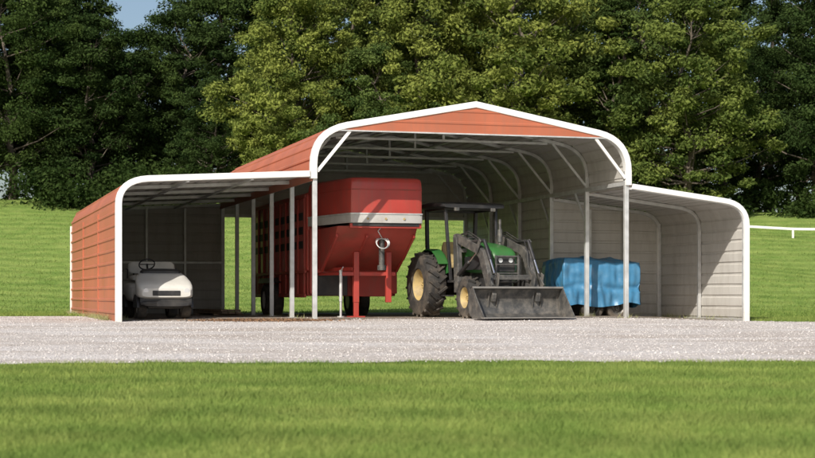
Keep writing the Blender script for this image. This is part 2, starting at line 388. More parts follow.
endwall('front_gable_panel',3.60,4.11,gext,0,-.035,'red_out',h=.012); endwall('front_gable_inner',3.60,4.11,gext,0,-.0,'white_in',h=.001)
MB().b6(.35,W-.35,-.05,.0,3.575,3.60).make('gable_bottom_trim','galv',barn)
def prof_ext(prof):
    def f(z):
        xs_=[]
        for p,q in zip(prof[:-1],prof[1:]):
            if (p[1]-z)*(q[1]-z)<=0 and p[1]!=q[1]:
                t=(z-p[1])/(q[1]-p[1]); xs_.append(p[0]+t*(q[0]-p[0]))
        return (min(xs_),max(xs_)) if xs_ else (W/2-.01,W/2+.01)
    return f
cfull=[(0,0)]+cprof+[(W,0)]
lfull=lprof+[(0,-.05)]
rfull=[(W,-.14)]+rprof
def back(name,z0,z1,prof,b,tag=''):
    endwall(name+'_inner',z0,z1,prof_ext(prof),b,-.012,'white_in'); endwall(name+'_outer',z0,z1,prof_ext(prof),b,.012,'red_out')
back('main_back_gable',2.45,4.13,cfull,LB)
back('left_back_wall',-.04,2.70,lfull,LB)
back('right_back_wall',-.13,2.60,rfull,LR)
fr=MB(); PW=.085
def bow(prof,b,w=.07):
    pts=[(a,b,z) for a,z in prof]; fr.path(pts,w,w,up=(0,1,0))
def inset(prof,d):
    out=[]
    for i,p in enumerate(prof):
        q0=prof[max(i-1,0)];q1=prof[min(i+1,len(prof)-1)]
        dx,dz=q1[0]-q0[0],q1[1]-q0[1]; l=math.hypot(dx,dz); out.append((p[0]+dz/l*d,p[1]-dx/l*d))
    return out
for k in range(6):
    b=k*SB+ (.03 if k==0 else 0)- (.06 if k==5 else 0)
    bow(cprof,b); bow(lprof,b)
    if k<3: bow(rprof,b-(.06 if k==2 else 0))
    for a in (0,W):
        fr.b6(a-PW/2,a+PW/2,b-PW/2,b+PW/2,-.1,2.95)
        fr.b6(a-.09,a+.09,b-.09,b+.09,-.1,.028 if a==0 else -.02)
    for s in(0,1):
        A=lambda a:(a if s==0 else W-a)
        if k: fr.beam((A(.02),b,2.78),(A(.78),b,3.66),.05,.05,up=(0,1,0))
    if k: fr.beam((.9,b,3.66),(W-.9,b,3.66),.05,.05,up=(0,1,0)); fr.beam((W/2,b,3.66),(W/2,b,4.1),.05,.05)
for a in (0,W): fr.b6(a-.04,a+.04,0,LB,2.66,2.74)
fr.b6(-WL-.03,-WL+.04,0,LB,0,.07); fr.b6(W-.04,W+.04,LR,LB,-.02,.06); fr.b6(W+WR-.04,W+WR+.03,0,LR,-.09,-.01)
for a,z in((1.2,3.72),(2.2,3.92),(W-1.2,3.72),(W-2.2,3.92)): fr.b6(a-.03,a+.03,0,LB-.05,z-.02,z+.03)
for a,z in((-1.2,2.63),(-2.4,2.57)): fr.b6(a-.03,a+.03,0,LB-.05,z-.02,z+.02)
for a in(-2.9,-1.9,-.95): fr.b6(a-.03,a+.03,LB-.13,LB-.06,0,2.62)
fr.b6(-WL,0,LB-.12,LB-.06,1.25,1.31)
for a in(W+.9,W+1.75): fr.b6(a-.03,a+.03,LR-.13,LR-.06,-.1,2.4)
fr.b6(.04,W-.04,LB-.13,LB-.05,2.42,2.50)
for k in (1,2,3,4):
    fr.beam((W-.02,k*SB+.05,2.05),(W-.02,k*SB+.6,2.66),.045,.045)
fr.make('steel_frame','galv',barn,bevel=.006)
tm=MB()
def trim(prof,d0,d1,b0,b1):
    A=inset(prof,d0);B=inset(prof,d1); n=len(prof); vs=[]
    for p in A: vs+=[(p[0],b0,p[1]),(p[0],b1,p[1])]
    for p in B: vs+=[(p[0],b0,p[1]),(p[0],b1,p[1])]
    fs=[]; o=2*n
    for i in range(n-1):
        fs+=[(2*i,2*i+2,2*i+3,2*i+1),(o+2*i,o+2*i+1,o+2*i+3,o+2*i+2),(2*i,o+2*i,o+2*i+2,2*i+2),(2*i+1,2*i+3,o+2*i+3,o+2*i+1)]
    fs+=[(0,1,o+1,o),(2*n-2,o+2*n-2,o+2*n-1,2*n-1)]
    tm.add(vs,fs)
tm_c=[(0,2.66)]+cprof[1:-1]+[(W,2.66)]
trim(tm_c,-.088,.036,-.06,.10)
lt=lprof[:-1]+[(-.10,2.727)]; trim(lt,-.085,.032,-.055,.09)
rt=[(W+.10,2.612)]+rprof[1:]; trim(rt,-.084,.024,-.055,.09)
tm.make('white_edge_trim','trim',barn,bevel=.012)
kb=MB(); kb.beam((.04,-.01,2.80),(.68,-.01,3.58),.06,.05,up=(0,1,0)); kb.beam((W-.04,-.01,2.80),(W-.68,-.01,3.58),.06,.05,up=(0,1,0))
kb.make('front_knee_braces','trim',barn,bevel=.006)
ct=MB(); ct.b6(-WL-.1,-WL-.0,LB-.02,LB+.05,0,2.15); ct.b6(W+WR-.05,W+WR+.02,LR-.09,LR-.02,-.1,2.1); ct.make('corner_trim','trim',barn)
sm=MB()
for b in (3.4,6.9): sm.b6(-WL-.088,-WL-.060,b-.012,b+.012,.02,2.1)
sm.make('panel_laps','red_out',barn)
# ---------------------------------------------------------------- barn floor
fl=MB(); nxf,nyf=40,34
vs=[];fs=[]
for j in range(nyf+1):
    for i in range(nxf+1):
        a=-WL+.05+(W+WR+WL-.1)*i/nxf; b=.35+(LB-.35)*j/nyf + (.18*math.sin(i*.9)+.12*math.sin(i*2.3) if j==0 else 0)
        if a>W+.1: b=min(b,.35+(LR-.4)*j/nyf)
        wx_,wy_=b2w(a,b); vs.append((a,b,float(ground(wx_,wy_))+.020))
for j in range(nyf):
    for i in range(nxf):
        k=j*(nxf+1)+i; fs.append((k,k+1,k+nxf+2,k+nxf+1))
fo_=fl.add(vs,fs).make('dirt_floor','dirt'); fo_.location=P0; fo_.rotation_euler=(0,0,TH)
def patch(name,cx,cy,rx,ry,n,mat,size,zoff=.02,seed=1):
    u=rng.normal(0,.42,(n,2)); x=cx+u[:,0]*rx; y=cy+u[:,1]*ry; z=ground(x,y)+zoff+rng.random(n)*.02
    d=rng.normal(0,1,(n,2,3)); d[:,:,2]*=.35; d/=np.linalg.norm(d,axis=2)[:,:,None]; s=rng.uniform(.5,1,n)[:,None]*size
    c=np.stack([x,y,z],1); V=np.stack([c-d[:,0]*s,c-d[:,1]*s*.5,c+d[:,0]*s,c+d[:,1]*s*.5],1).reshape(-1,3)
    npmesh(name,V,np.arange(4*n).reshape(-1,4),mat,tint=np.repeat(rng.random(n),4))
x_,y_=b2w(-1.0,-.25); patch('dead_leaf_litter',x_,y_,1.35,.7,4200,'leaflitter',.035)
# ---------------------------------------------------------------- gooseneck trailer
tr=empty('red_gooseneck_stock_trailer',P0,TH)
A0,A1=.56,2.52
MB().b6(A0,A1,3.2,9.1,.95,2.62).make('upper_body','tred',tr,bevel=.06,seg=3)
MB().b6(A0+.02,A1-.02,3.22,9.08,.45,.95).make('lower_body','tredd',tr,bevel=.02)
rb=MB()
for i in range(10):
    b=3.35+i*.62; rb.b6(A0-.035,A0+.01,b-.035,b+.035,.5,2.55); rb.b6(A1-.01,A1+.035,b-.035,b+.035,.5,2.55)
rb.b6(A0-.045,A0+.01,3.2,9.1,.93,.99); rb.b6(A0-.045,A0,3.2,9.1,2.5,2.57); rb.b6(A0-.045,A0,3.2,9.1,.42,.5)
rb.make('side_ribs','tredd',tr,bevel=.008)
wd=MB()
for i in range(9):
    b=3.42+i*.62
    for z in (1.45,1.75,2.05): wd.b6(A0-.012,A0+.02,b,b+.48,z,z+.16); wd.b6(A1-.02,A1+.012,b,b+.48,z,z+.16)
wd.make('air_slots','dark',tr)
foot=[(A0+.04,3.22),(A1-.02,3.22),(A1-.02,1.32),(A1-.04,1.24),(A1-.11,1.2),(1.10,1.2),(1.02,1.24),(.98,1.33)]
def shrink(poly,k,cx=1.7,cy=2.2): return [(cx+(p[0]-cx)*k,cy+(p[1]-cy)*k) for p in poly]
rings=[]
for z,k in((1.90,1.0),(2.10,1.0),(2.60,1.0),(2.70,.99),(2.76,.975),(2.79,.95),(2.805,.91)):
    rings.append([Vector((*p,z)) for p in shrink(foot,k)])
MB().loft(rings).make('nose_cap','tred',tr,smooth=True)
MB().prism(shrink(foot,1.012),'z',1.90,2.07).make('nose_grey_band','twhite',tr,bevel=.01)
MB().prism(shrink(foot,1.022),'z',2.07,2.10).make('nose_rub_rail','galv',tr,bevel=.005)
MB().prism(shrink(foot,1.008),'z',2.555,2.575).make('roof_seam','tredd',tr,bevel=.004)
MB().b6(1.05,A1-.1,1.22,3.1,1.84,1.90).make('nose_floor','black',tr)
MB().prism([(1.32,1.84),(3.2,1.84),(3.2,.95),(2.75,1.0),(2.2,1.22),(1.5,1.62)],'x',A0+.2,A1-.10).make('neck_wedge','tredd',tr,bevel=.015)
fp=MB(); fp.b6(A0+.04,A0+.16,3.02,3.2,.5,1.84); fp.b6(A1-.16,A1-.04,3.02,3.2,.5,1.84)
fp.b6(A0+.1,A1-.1,2.95,3.15,.93,1.02); fp.b6(1.52,A1-.12,3.08,3.16,.44,.93); fp.beam((A0+.3,3.1,1.0),(1.3,2.1,1.0),.08,.08); fp.beam((A1-.2,3.1,1.0),(2.0,2.1,1.0),.08,.08)
for a in(A0+.22,1.4,A1-.14): fp.beam((a,1.42,1.66),(a,2.74,.97),.05,.07)
fp.b6(1.0,A1-.04,1.24,1.32,1.80,1.895)
fp.make('front_frame','tred',tr,bevel=.012)
MB().b6(A0+.18,1.42,3.10,3.17,.46,.92).make('front_dark_panel','black',tr,bevel=.01)  # thin near-black panel over the lower left of the body front
lg=MB()
for a in(1.32,2.0):
    lg.b6(a-.055,a+.055,1.95,2.06,.32,1.35)
lg.b6(1.27,1.37,1.96,2.05,.04,.5); lg.b6(1.16,1.48,1.86,2.15,.0,.045)
lg.b6(1.0,2.15,1.97,2.04,.86,.94); lg.beam((1.32,2.0,.9),(1.62,3.1,.55),.05,.05); lg.beam((1.05,2.0,.9),(.8,3.1,.9),.05,.05)
lg.make('landing_jack','tred',tr,bevel=.01)
MB().cyl((1.0,2.0,.34),(1.0,2.0,.98),.035).cyl((1.0,2.0,.95),(1.0,1.82,1.03),.012).cyl((1.0,2.0,.02),(1.0,2.0,.36),.025).cyl((1.0,2.0,.015),(1.0,2.0,.045),.08).make('jack_crank','galv',tr,smooth=True)
MB().cyl((1.75,1.6,1.7),(1.75,1.6,1.05),.06).cyl((1.75,1.6,1.07),(1.75,1.6,.97),.09).make('coupler','dgrey',tr,smooth=True)
R=Matrix.Rotation(math.radians(62),3,'X')
cb=MB()
for i in range(3): cb.torus((1.72+.01*i,1.45+.02*i,1.50+.012*i),.115+.012*i,.011,R)
cb.tube([(1.72,1.45,1.6),(1.6,1.35,1.75),(1.7,1.3,1.86)],.01)
cb.make('coiled_safety_chain','galv',tr,smooth='full')
lm=MB()
for a in(1.35,1.72,2.1): lm.cyl((a,1.19,1.985),(a,1.168,1.985),.022)
lm.make('clearance_lamps','yellow',tr)
def wheel(mbT,mbR,c,R,w,n=36,rimr=None,side=-1,axis='y',lugs=0):
    rr=rimr or R*.58
    prof=[(rr,-w*.42),(rr+.02,-w*.5),(R*.86,-w*.53),(R*.96,-w*.46),(R,-w*.30),(R+.004,0),(R,w*.30),(R*.96,w*.46),(R*.86,w*.53),(rr+.02,w*.5),(rr,w*.42)]
    mbT.revolve(prof,c,n,axis)
    rp=[(0.001,w*.12*side),(rr*.30,w*.14*side),(rr*.34,w*.05*side),(rr*.75,-.02*side),(rr*.85,w*.30*side),(rr*1.01,w*.42*side),(rr*1.01,-w*.42*side),(.001,-w*.42*side)]
    mbR.revolve(rp,c,n,axis)
    c=Vector(c)
    for i in range(6):
        a=i*math.pi/3
        if axis=='y': p=c+Vector((rr*.2*math.cos(a),w*.13*side,rr*.2*math.sin(a))); mbR.cyl(p,p+Vector((0,.03*side,0)),.014,n=6)
    for i in range(lugs):
        for s in(-1,1):
            a=2*math.pi*(i+(.5 if s>0 else 0))/lugs
            rad=Vector((math.cos(a),0,math.sin(a))); tan=Vector((-math.sin(a),0,math.cos(a))); ax=Vector((0,1,0))
            k=math.radians(38)*s
            l=(ax*math.cos(k)+tan*math.sin(k)); t_=rad.cross(l)
            Rm=Matrix((rad,l,t_)).transposed()
            mbT.box(c+rad*(R+.006)+ax*s*w*.24,(.055,w*.56,.042),Rm)
tT,tR=MB(),MB()
for b in(6.2,7.15):
    for a,sd in((A0-.02,-1),(A1+.02,1)): wheel(tT,tR,(a,b,.36),.36,.22,side=sd,axis='x')
tT.make('tyres','tyre',tr,smooth=True); tR.make('rims','twhite',tr,smooth=True)
MB().prism([(5.75,.75),(5.9,.86),(7.5,.86),(7.65,.75)],'x',A0-.16,A0).prism([(5.75,.75),(5.9,.86),(7.5,.86),(7.65,.75)],'x',A1,A1+.16).make('mudguards','black',tr)
# ---------------------------------------------------------------- tractor
ang=-math.radians(68); TX,TY=1.07,32.95
tc=empty('green_farm_tractor',(TX,TY,0.02),ang)
T1,R1=MB(),MB()
for s in(-1,1): wheel(T1,R1,(0,s*.74,.66),.635,.40,n=48,rimr=.32,side=s,lugs=18)
for s in(-1,1): wheel(T1,R1,(1.85,s*.60,.40),.385,.25,n=36,rimr=.205,side=s,lugs=14)
T1.make('tyres','tyre',tc,smooth=True); R1.make('wheel_rims','yellow',tc,smooth=True)
MB().b6(-.35,1.0,-.19,.19,.45,.95).b6(.9,2.1,-.15,.15,.5,.9).cyl((0,-.7,.66),(0,.7,.66),.12).cyl((1.85,-.55,.40),(1.85,.55,.40),.055).b6(1.7,2.0,-.12,.12,.38,.55).make('chassis_and_axles','black',tc,bevel=.02)
hd=MB(); rg=[]
for x,hw,zb,zt in((.72,.27,.92,1.50),(.80,.31,.90,1.53),(1.2,.31,.88,1.50),(1.7,.30,.86,1.44),(2.05,.28,.84,1.37),(2.17,.26,.85,1.30),(2.21,.22,.90,1.22)):
    rg.append(sring(x,0,hw,zb,zt,5))
hd.loft(rg).make('engine_hood','green',tc,smooth=True)
MB().b6(.95,2.0,-.314,-.305,.95,1.22).b6(.95,2.0,.305,.314,.95,1.22).make('side_grilles','black',tc)
MB().b6(2.19,2.225,-.20,.20,.90,1.20).make('front_grille','black',tc)
MB().cyl((2.2,-.11,1.12),(2.24,-.11,1.12),.045).cyl((2.2,.11,1.12),(2.24,.11,1.12),.045).make('headlamps','glass',tc,smooth=True)
fd=MB()
for s in(-1,1):
    pr=[]
    for i in range(13):
        a=math.radians(35+i*11.2); pr.append((.74*math.cos(a),.66+.74*math.sin(a)))
    inn=[(p[0]*.965,.66+(p[1]-.66)*.965) for p in pr]
    poly=pr+inn[::-1]; y0,y1=(s*.50,s*.72)
    fd.prism(poly,'y',min(y0,y1),max(y0,y1))
    fd.prism(pr+[(-.7,.9),(0.0,.75),(.6,.9)],'y',min(s*.50,s*.52),max(s*.50,s*.52))
fd.make('rear_fenders','green',tc,bevel=.01)
MB().b6(.0,.95,-.52,.52,.70,.75).b6(.55,.9,-.66,-.5,.42,.45).b6(.55,.9,.5,.66,.42,.45).b6(.55,.58,-.64,-.61,.42,.75).make('operator_platform','black',tc,bevel=.01)
st=MB(); st.loft([sring(-.28,0,.24,1.02,1.10,4),sring(-.2,0,.27,.98,1.13,4),sring(.2,0,.27,.98,1.12,4),sring(.28,0,.22,1.0,1.10,4)])
rgs=[]
for z,hw,xo in((1.08,.22,-.26),(1.2,.26,-.29),(1.45,.25,-.33),(1.56,.20,-.35)):
    rgs.append([Vector((xo+.05*math.copysign(abs(math.cos(a))**.6,math.cos(a)),hw*math.copysign(abs(math.sin(a))**.5,math.sin(a)),z)) for a in [2*math.pi*(i+.5)/24 for i in range(24)]])
st.loft(rgs).make('seat','yellow',tc,smooth=True)
MB().b6(-.15,.15,-.15,.15,.75,1.0).make('seat_base','black',tc)
R=Matrix.Rotation(math.radians(-35),3,'Y')
MB().torus((.50,0,1.50),.19,.016,R).cyl((.50,0,1.50),(.75,0,1.15),.03).cyl((.5,-.18,1.5),(.5,.18,1.5),.01).make('steering_wheel','black',tc,smooth='full')
MB().loft([sring(.66,0,.25,.9,1.40,4),sring(.74,0,.26,.9,1.5,4)]).make('dash','black',tc,smooth=True)
rp=MB()
for s in(-1,1):
    rp.path([(-.42,s*.50,.75),(-.42,s*.54,1.5),(-.40,s*.56,2.22)],.08,.07); rp.path([(.72,s*.50,.75),(.66,s*.54,1.5),(.58,s*.56,2.22)],.06,.06)
    rp.beam((-.42,s*.56,2.2),(.6,s*.56,2.2),.05); rp.beam((-.42,s*.54,1.0),(-.1,s*.52,1.3),.03)
rp.beam((-.42,-.56,2.2),(-.42,.56,2.2),.06); rp.beam((.58,-.56,2.2),(.58,.56,2.2),.05); rp.beam((-.42,-.54,1.2),(-.42,.54,1.2),.05)
rp.make('roll_bar_frame','black',tc,bevel=.008)
MB().loft([sring(-.62,0,.60,2.22,2.29,5),sring(-.56,0,.72,2.21,2.33,5),sring(0,0,.74,2.21,2.36,5),sring(.65,0,.72,2.21,2.33,5),sring(.78,0,.66,2.21,2.28,5)]).make('canopy','black',tc,smooth=True)
MB().box((.79,-.4,2.18),(.06,.10,.07)).box((.79,.4,2.18),(.06,.10,.07)).make('work_lamps','dgrey',tc,bevel=.01)
MB().cyl((1.55,.2,1.4),(1.55,.2,1.95),.028).cyl((1.55,.2,1.5),(1.55,.2,1.75),.05).make('exhaust_stack','dgrey',tc,smooth=True)
ld=MB()
for s in(-1,1):
    y=s*.47
    ld.prism([(.92,.5),(1.14,.5),(1.10,1.2),(1.02,1.62),(.86,1.62),(.88,1.2)],'y',y-.05,y+.05)
    ld.prism([(.86,1.66),(.98,1.68),(2.05,1.42),(2.30,1.28),(2.74,.46),(2.70,.32),(2.58,.34),(2.10,1.16),(1.95,1.26),(.90,1.52)],'y',y-.045,y+.045)
    ld.b6(1.02,1.12,min(s*.15,y),max(s*.15,y),.55,.68)
    ld.beam((2.05,y*1.0+s*.07,1.28),(2.22,y+s*.07,1.52),.03,.10)
    ld.beam((2.55,y+s*.07,.85),(2.78,y+s*.07,.62),.03,.08)
ld.b6(2.42,2.50,-.46,.46,.74,.84); ld.b6(1.0,1.08,-.46,.46,1.30,1.38)
for y in(-.24,.24): ld.b6(2.28,2.32,y-.02,y+.02,.55,1.22)
for z in(.7,.87,1.04,1.2): ld.b6(2.28,2.31,-.25,.25,z-.015,z+.015)
ld.b6(2.0,2.3,-.2,-.15,.52,.58); ld.b6(2.0,2.3,.15,.2,.52,.58)
ld.make('loader_arms','dgrey',tc,bevel=.01)
hy=MB();hr=MB()
for s in(-1,1):
    y=s*.47
    hy.cyl((1.08,y+s*.02,.85),(1.6,y+s*.02,1.10),.042); hr.cyl((1.6,y+s*.02,1.10),(1.95,y+s*.02,1.27),.022)
    hy.cyl((1.75,y+s*.0,1.50),(2.25,y,1.50),.036); hr.cyl((2.25,y,1.50),(2.30,y,1.49),.020)
    hr.cyl((2.27,y,1.50),(2.72,y,.86),.022); hy.cyl((2.27,y,1.50),(2.53,y,1.13),.034)
hy.make('hydraulic_cylinders','black',tc,smooth=True); hr.make('hydraulic_rods','chrome',tc,smooth=True)
hs=MB()
for s in(-1,1):
    for k in(0,.05):
        hs.tube([(1.0,s*.41,1.66),(1.4,s*.41,1.66+k),(1.9,s*.41,1.50+k),(2.2,s*.42,1.5)],.012,6)
        hs.tube([(2.2,s*.42,1.5),(2.38,s*.40,1.25+k),(2.46,s*.38,.98+k),(2.55,s*.42,.85)],.011,6)
hs.make('hydraulic_hoses','black',tc,smooth=True)
BW=.94
bo=[(3.32,.02),(2.80,.0),(2.66,.07),(2.59,.22),(2.60,.42),(2.70,.57),(2.78,.60)]
bi=[(2.78,.575),(2.715,.55),(2.625,.41),(2.62,.23),(2.685,.095),(2.81,.03),(3.32,.035)]
bk=MB(); bk.prism(bo+bi,'y',-BW,BW)
side=[(3.32,.02),(2.80,.0),(2.66,.07),(2.59,.22),(2.60,.42),(2.70,.57),(2.80,.60),(2.96,.40),(3.18,.17)]
bk.prism(side,'y',-BW-.02,-BW); bk.prism(side,'y',BW,BW+.02)
for y in(-.47,.47): bk.prism([(2.62,.1),(2.50,.25),(2.52,.5),(2.66,.88),(2.76,.84),(2.70,.6)],'y',y-.10,y-.075).prism([(2.62,.1),(2.50,.25),(2.52,.5),(2.66,.88),(2.76,.84),(2.70,.6)],'y',y+.075,y+.10)
bk.make('loader_bucket','dgrey',tc,bevel=.006)
MB().b6(3.20,3.35,-BW-.03,BW+.03,.012,.034).b6(2.77,2.81,-BW-.02,BW+.02,.575,.612).make('bucket_cutting_edge','wedge',tc,bevel=.004)
# ---------------------------------------------------------------- golf cart
gxw,gyw=b2w(-2.72,2.0)
gc=empty('golf_cart',(gxw,gyw,.02),TH-math.pi/2+math.radians(2)); gc.scale=(.93,.88,.95)
gT,gR=MB(),MB()
for x,y in((.82,.48),(.82,-.48),(-.82,.48),(-.82,-.48)): wheel(gT,gR,(x,y,.225),.225,.20,n=28,rimr=.115,side=(1 if y>0 else -1))
gT.make('tyres','tyre',gc,smooth=True); gR.make('rims','cart',gc,smooth=True)
MB().b6(-1.1,1.1,-.38,.38,.20,.34).cyl((.82,-.42,.225),(.82,.42,.225),.03).make('chassis','black',gc,bevel=.02)
rg=[sring(.42,0,.47,.42,.93,7),sring(.50,0,.52,.42,.94,7),sring(.66,0,.58,.41,.87,7),sring(.88,0,.61,.41,.78,7),sring(1.08,0,.60,.40,.71,6),sring(1.19,0,.57,.40,.65,6),sring(1.24,0,.52,.43,.60,5)]
MB().loft(rg).make('front_cowl','cart',gc,smooth=True)
MB().b6(.5,1.19,-.56,.56,.27,.415).b6(1.235,1.255,-.30,.30,.46,.56).make('lower_apron','black',gc,bevel=.02)
MB().loft([sring(-1.15,0,.48,.40,.66,4),sring(-1.05,0,.58,.33,.74,5),sring(-.4,0,.60,.32,.76,5),sring(-.1,0,.58,.32,.72,5),sring(-.05,0,.54,.34,.68,5)]).make('rear_body','cart',gc,smooth=True)
wa=MB()
for s in(-1,1):
    for x in(.82,-.82):
        pr=[(x+.29*math.cos(math.radians(a)),.22+.27*math.sin(math.radians(a))) for a in range(0,181,15)]
        wa.prism(pr,'y',min(s*.55,s*.612),max(s*.55,s*.612))
wa.make('wheel_arches','black',gc,bevel=.006)
MB().b6(-.1,.5,-.5,.5,.30,.36).make('floor_pan','black',gc)
MB().loft([sring(-.62,0,.50,.76,.86,4),sring(-.55,0,.54,.75,.9,4),sring(-.15,0,.54,.75,.9,4),sring(-.08,0,.50,.76,.86,4)]).make('seat_cushion','seat',gc,smooth=True)
rgs=[]
for z,hw,xo in((.93,.48,-.62),(.98,.53,-.63),(1.12,.52,-.68),(1.17,.46,-.69)):
    rgs.append([Vector((xo+.05*math.copysign(abs(math.cos(a))**.6,math.cos(a)),hw*math.copysign(abs(math.sin(a))**.45,math.sin(a)),z)) for a in [2*math.pi*(i+.5)/24 for i in range(24)]])
MB().loft(rgs).make('seat_back','seat',gc,smooth=True)
MB().tube([(-.55,-.56,.82),(-.5,-.56,1.0),(-.7,-.56,1.02)],.014).tube([(-.55,.56,.82),(-.5,.56,1.0),(-.7,.56,1.02)],.014).beam((-.66,-.4,.78),(-.66,-.4,1.0),.03).beam((-.66,.4,.78),(-.66,.4,1.0),.03).make('arm_rests','black',gc,smooth=True)
R=Matrix.Rotation(math.radians(-38),3,'Y')
MB().torus((.22,-.25,1.10),.17,.014,R).cyl((.22,-.25,1.10),(.5,-.25,.75),.022).cyl((.22,-.4,1.1),(.22,-.1,1.1),.01).make('steering_wheel','dark',gc,smooth='full')
MB().loft([sring(.40,0,.44,.82,.99,4),sring(.50,0,.45,.82,1.01,4),sring(.56,0,.40,.84,.96,4)]).make('dash_top','black',gc,smooth=True)
MB().cyl((1.15,-.44,.57),(1.245,-.44,.555),.055).cyl((1.15,.44,.57),(1.245,.44,.555),.055).make('headlamps','glass',gc,smooth=True)
MB().loft([sring(1.14,0,.56,.24,.33,4),sring(1.24,0,.55,.24,.36,4),sring(1.28,0,.48,.25,.34,4)]).make('bumper','black',gc,smooth=True)
# ---------------------------------------------------------------- tarp covered trailer
tp=empty('tarp_covered_utility_trailer',P0,TH)
g0=-.06
tb=MB(); a0,a1,b0_,b1_=6.02,7.84,2.45,3.78
tb.b6(a0+.1,a1-.1,b0_+.12,b1_-.1,g0+.40,g0+.50); tb.b6(a0+.15,a1-.15,b0_+.2,b1_-.2,g0+.5,g0+.9)
tb.beam((a0+.3,b0_+.3,g0+.42),(a0-.35,b0_+.62,g0+.42),.07,.07); tb.beam((a0+.3,b1_-.3,g0+.42),(a0-.35,b0_+.66,g0+.42),.07,.07)
tb.cyl((a0-.3,b0_+.64,g0+.45),(a0-.3,b0_+.64,g0+.03),.03)
tb.cyl((a0+1.0,b0_+.1,g0+.3),(a0+1.0,b1_-.1,g0+.3),.03)
tb.make('trailer_bed_and_drawbar','black',tp,bevel=.01)
t1,t2=MB(),MB()
for b,s in((b0_+.16,-1),(b1_-.16,1)):
    for a in(a0+.72,a0+1.3): wheel(t1,t2,(a,b,g0+.25),.25,.16,n=28,side=s)
t1.make('tyres','tyre',tp,smooth=True); t2.make('rims','dgrey',tp,smooth=True)
nu,nv=240,36; vs=[];fs=[]
pa,pb=(a1-a0),(b1_-b0_); per=2*(pa+pb)
def peri(t):
    d=t*per
    if d<pa: return (a0+d,b0_,0,-1)
    d-=pa
    if d<pb: return (a1,b0_+d,1,0)
    d-=pb
    if d<pa: return (a1-d,b1_,0,1)
    d-=pa; return (a0,b1_-d,-1,0)
ca,cbb=(a0+a1)/2,(b0_+b1_)/2
nsd=26
for j in range(nv):
    for i in range(nu):
        x,y,nx_,ny_=peri(i/nu)
        sag=.05*math.sin(x*2.6+y*1.7)+.02*noise.noise((x*5,y*5,2))
        if j<nsd:
            t=j/(nsd-1); zb=g0+.30+.07*noise.noise((x*2.2,y*2.2,0))+.04*math.sin(x*5+y*3); z=zb*(1-t)+(g0+1.26+sag)*t; k=1.0-.02*t
            fold=(.07*noise.noise((x*4+y*4,t*1.2,1))+.05*noise.noise((x*9+y*9,t*2.5+x,4)))*(1.1-t*.8)+.04*noise.noise((x*3,y*3,z*5))
            cf=abs(t-.42-.05*math.sin(x*4)); fold-=.03*math.exp(-(cf/.06)**2)
            if t>.93: k-=.015
        else:
            t=(j-nsd+1)/(nv-nsd); k=.965*(1-t)+.001; z=g0+1.275+sag*(1-t)+.05*(1-(1-t)**2)+.07*noise.noise((x*2*k,y*2*k,3)); fold=.0
        px,py=ca+(x-ca)*k+nx_*fold,cbb+(y-cbb)*k+ny_*fold
        vs.append((px,py,z))
for j in range(nv-1):
    for i in range(nu):
        q=(i+1)%nu; fs.append((j*nu+i,j*nu+q,(j+1)*nu+q,(j+1)*nu+i))
MB().add(vs,fs).make('blue_tarp','tarp',tp,smooth='full')
bl=empty('concrete_block',(*b2w(-1.25,8.3),0.02),.5); MB().b6(-.2,.2,-.1,.1,0,.2).make('block_body','block',bl,bevel=.01); MB().b6(-.19,.05,-.09,.09,.203,.30).make('block_cap','block',bl,bevel=.01)
pl=empty('stacked_lumber',(*b2w(-.7,6.5),.02),TH+.15); q=MB()
for i in range(3):
    for j in range(2): q.b6(-.32+.16*i,-.18+.16*i,-1.1+.05*j,1.0,.04+j*.05,.08+j*.05)
q.b6(-.4,.3,-.8,-.7,0,.037); q.b6(-.4,.3,.6,.7,0,.037); q.make('boards','wood',pl,bevel=.004)
# ---------------------------------------------------------------- fence on the hill
fe=empty('white_rail_fence',(0,0,0)); q=MB()
pts=[(14.3+i*2.0,67.5-.25*i) for i in range(12)]
for i,(x,y) in enumerate(pts):
    z=float(ground(x,y)); q.b6(x-.04,x+.04,y-.04,y+.04,z-.1,z+.42)
    if i:
        x0,y0=pts[i-1]; z0=float(ground(x0,y0))
        q.beam((x0,y0,z0+.38),(x,y,z+.38),.04,.10)
q.make('posts_and_rails','fence',fe)
# ---------------------------------------------------------------- trees
def leaves(cent,rad,nl,size,flat=.7,tintc=None):
    nc=len(cent); idx=rng.integers(0,nc,nl); d=rng.normal(0,1,(nl,3)); d/=np.linalg.norm(d,axis=1)[:,None]
    rr=rng.random(nl)**.5
    sc=rad[idx][:,None]*np.array([1,1,flat])
    p=cent[idx]+d*rr[:,None]*sc
    nrm=d*.6+rng.normal(0,.6,(nl,3))+np.array([0,0,.45]); nrm/=np.linalg.norm(nrm,axis=1)[:,None]
    t=np.cross(nrm,rng.normal(0,1,(nl,3))); t/=np.linalg.norm(t,axis=1)[:,None]; b=np.cross(nrm,t)
    s=rng.uniform(.5,1.25,nl)[:,None]*size
    V=np.stack([p-t*s,p-b*s*.5,p+t*s,p+b*s*.5],1).reshape(-1,3)
    tt=np.clip(tintc[idx]*.6+rng.random(nl)*.4,0,1)
    return V,np.repeat(tt,4)
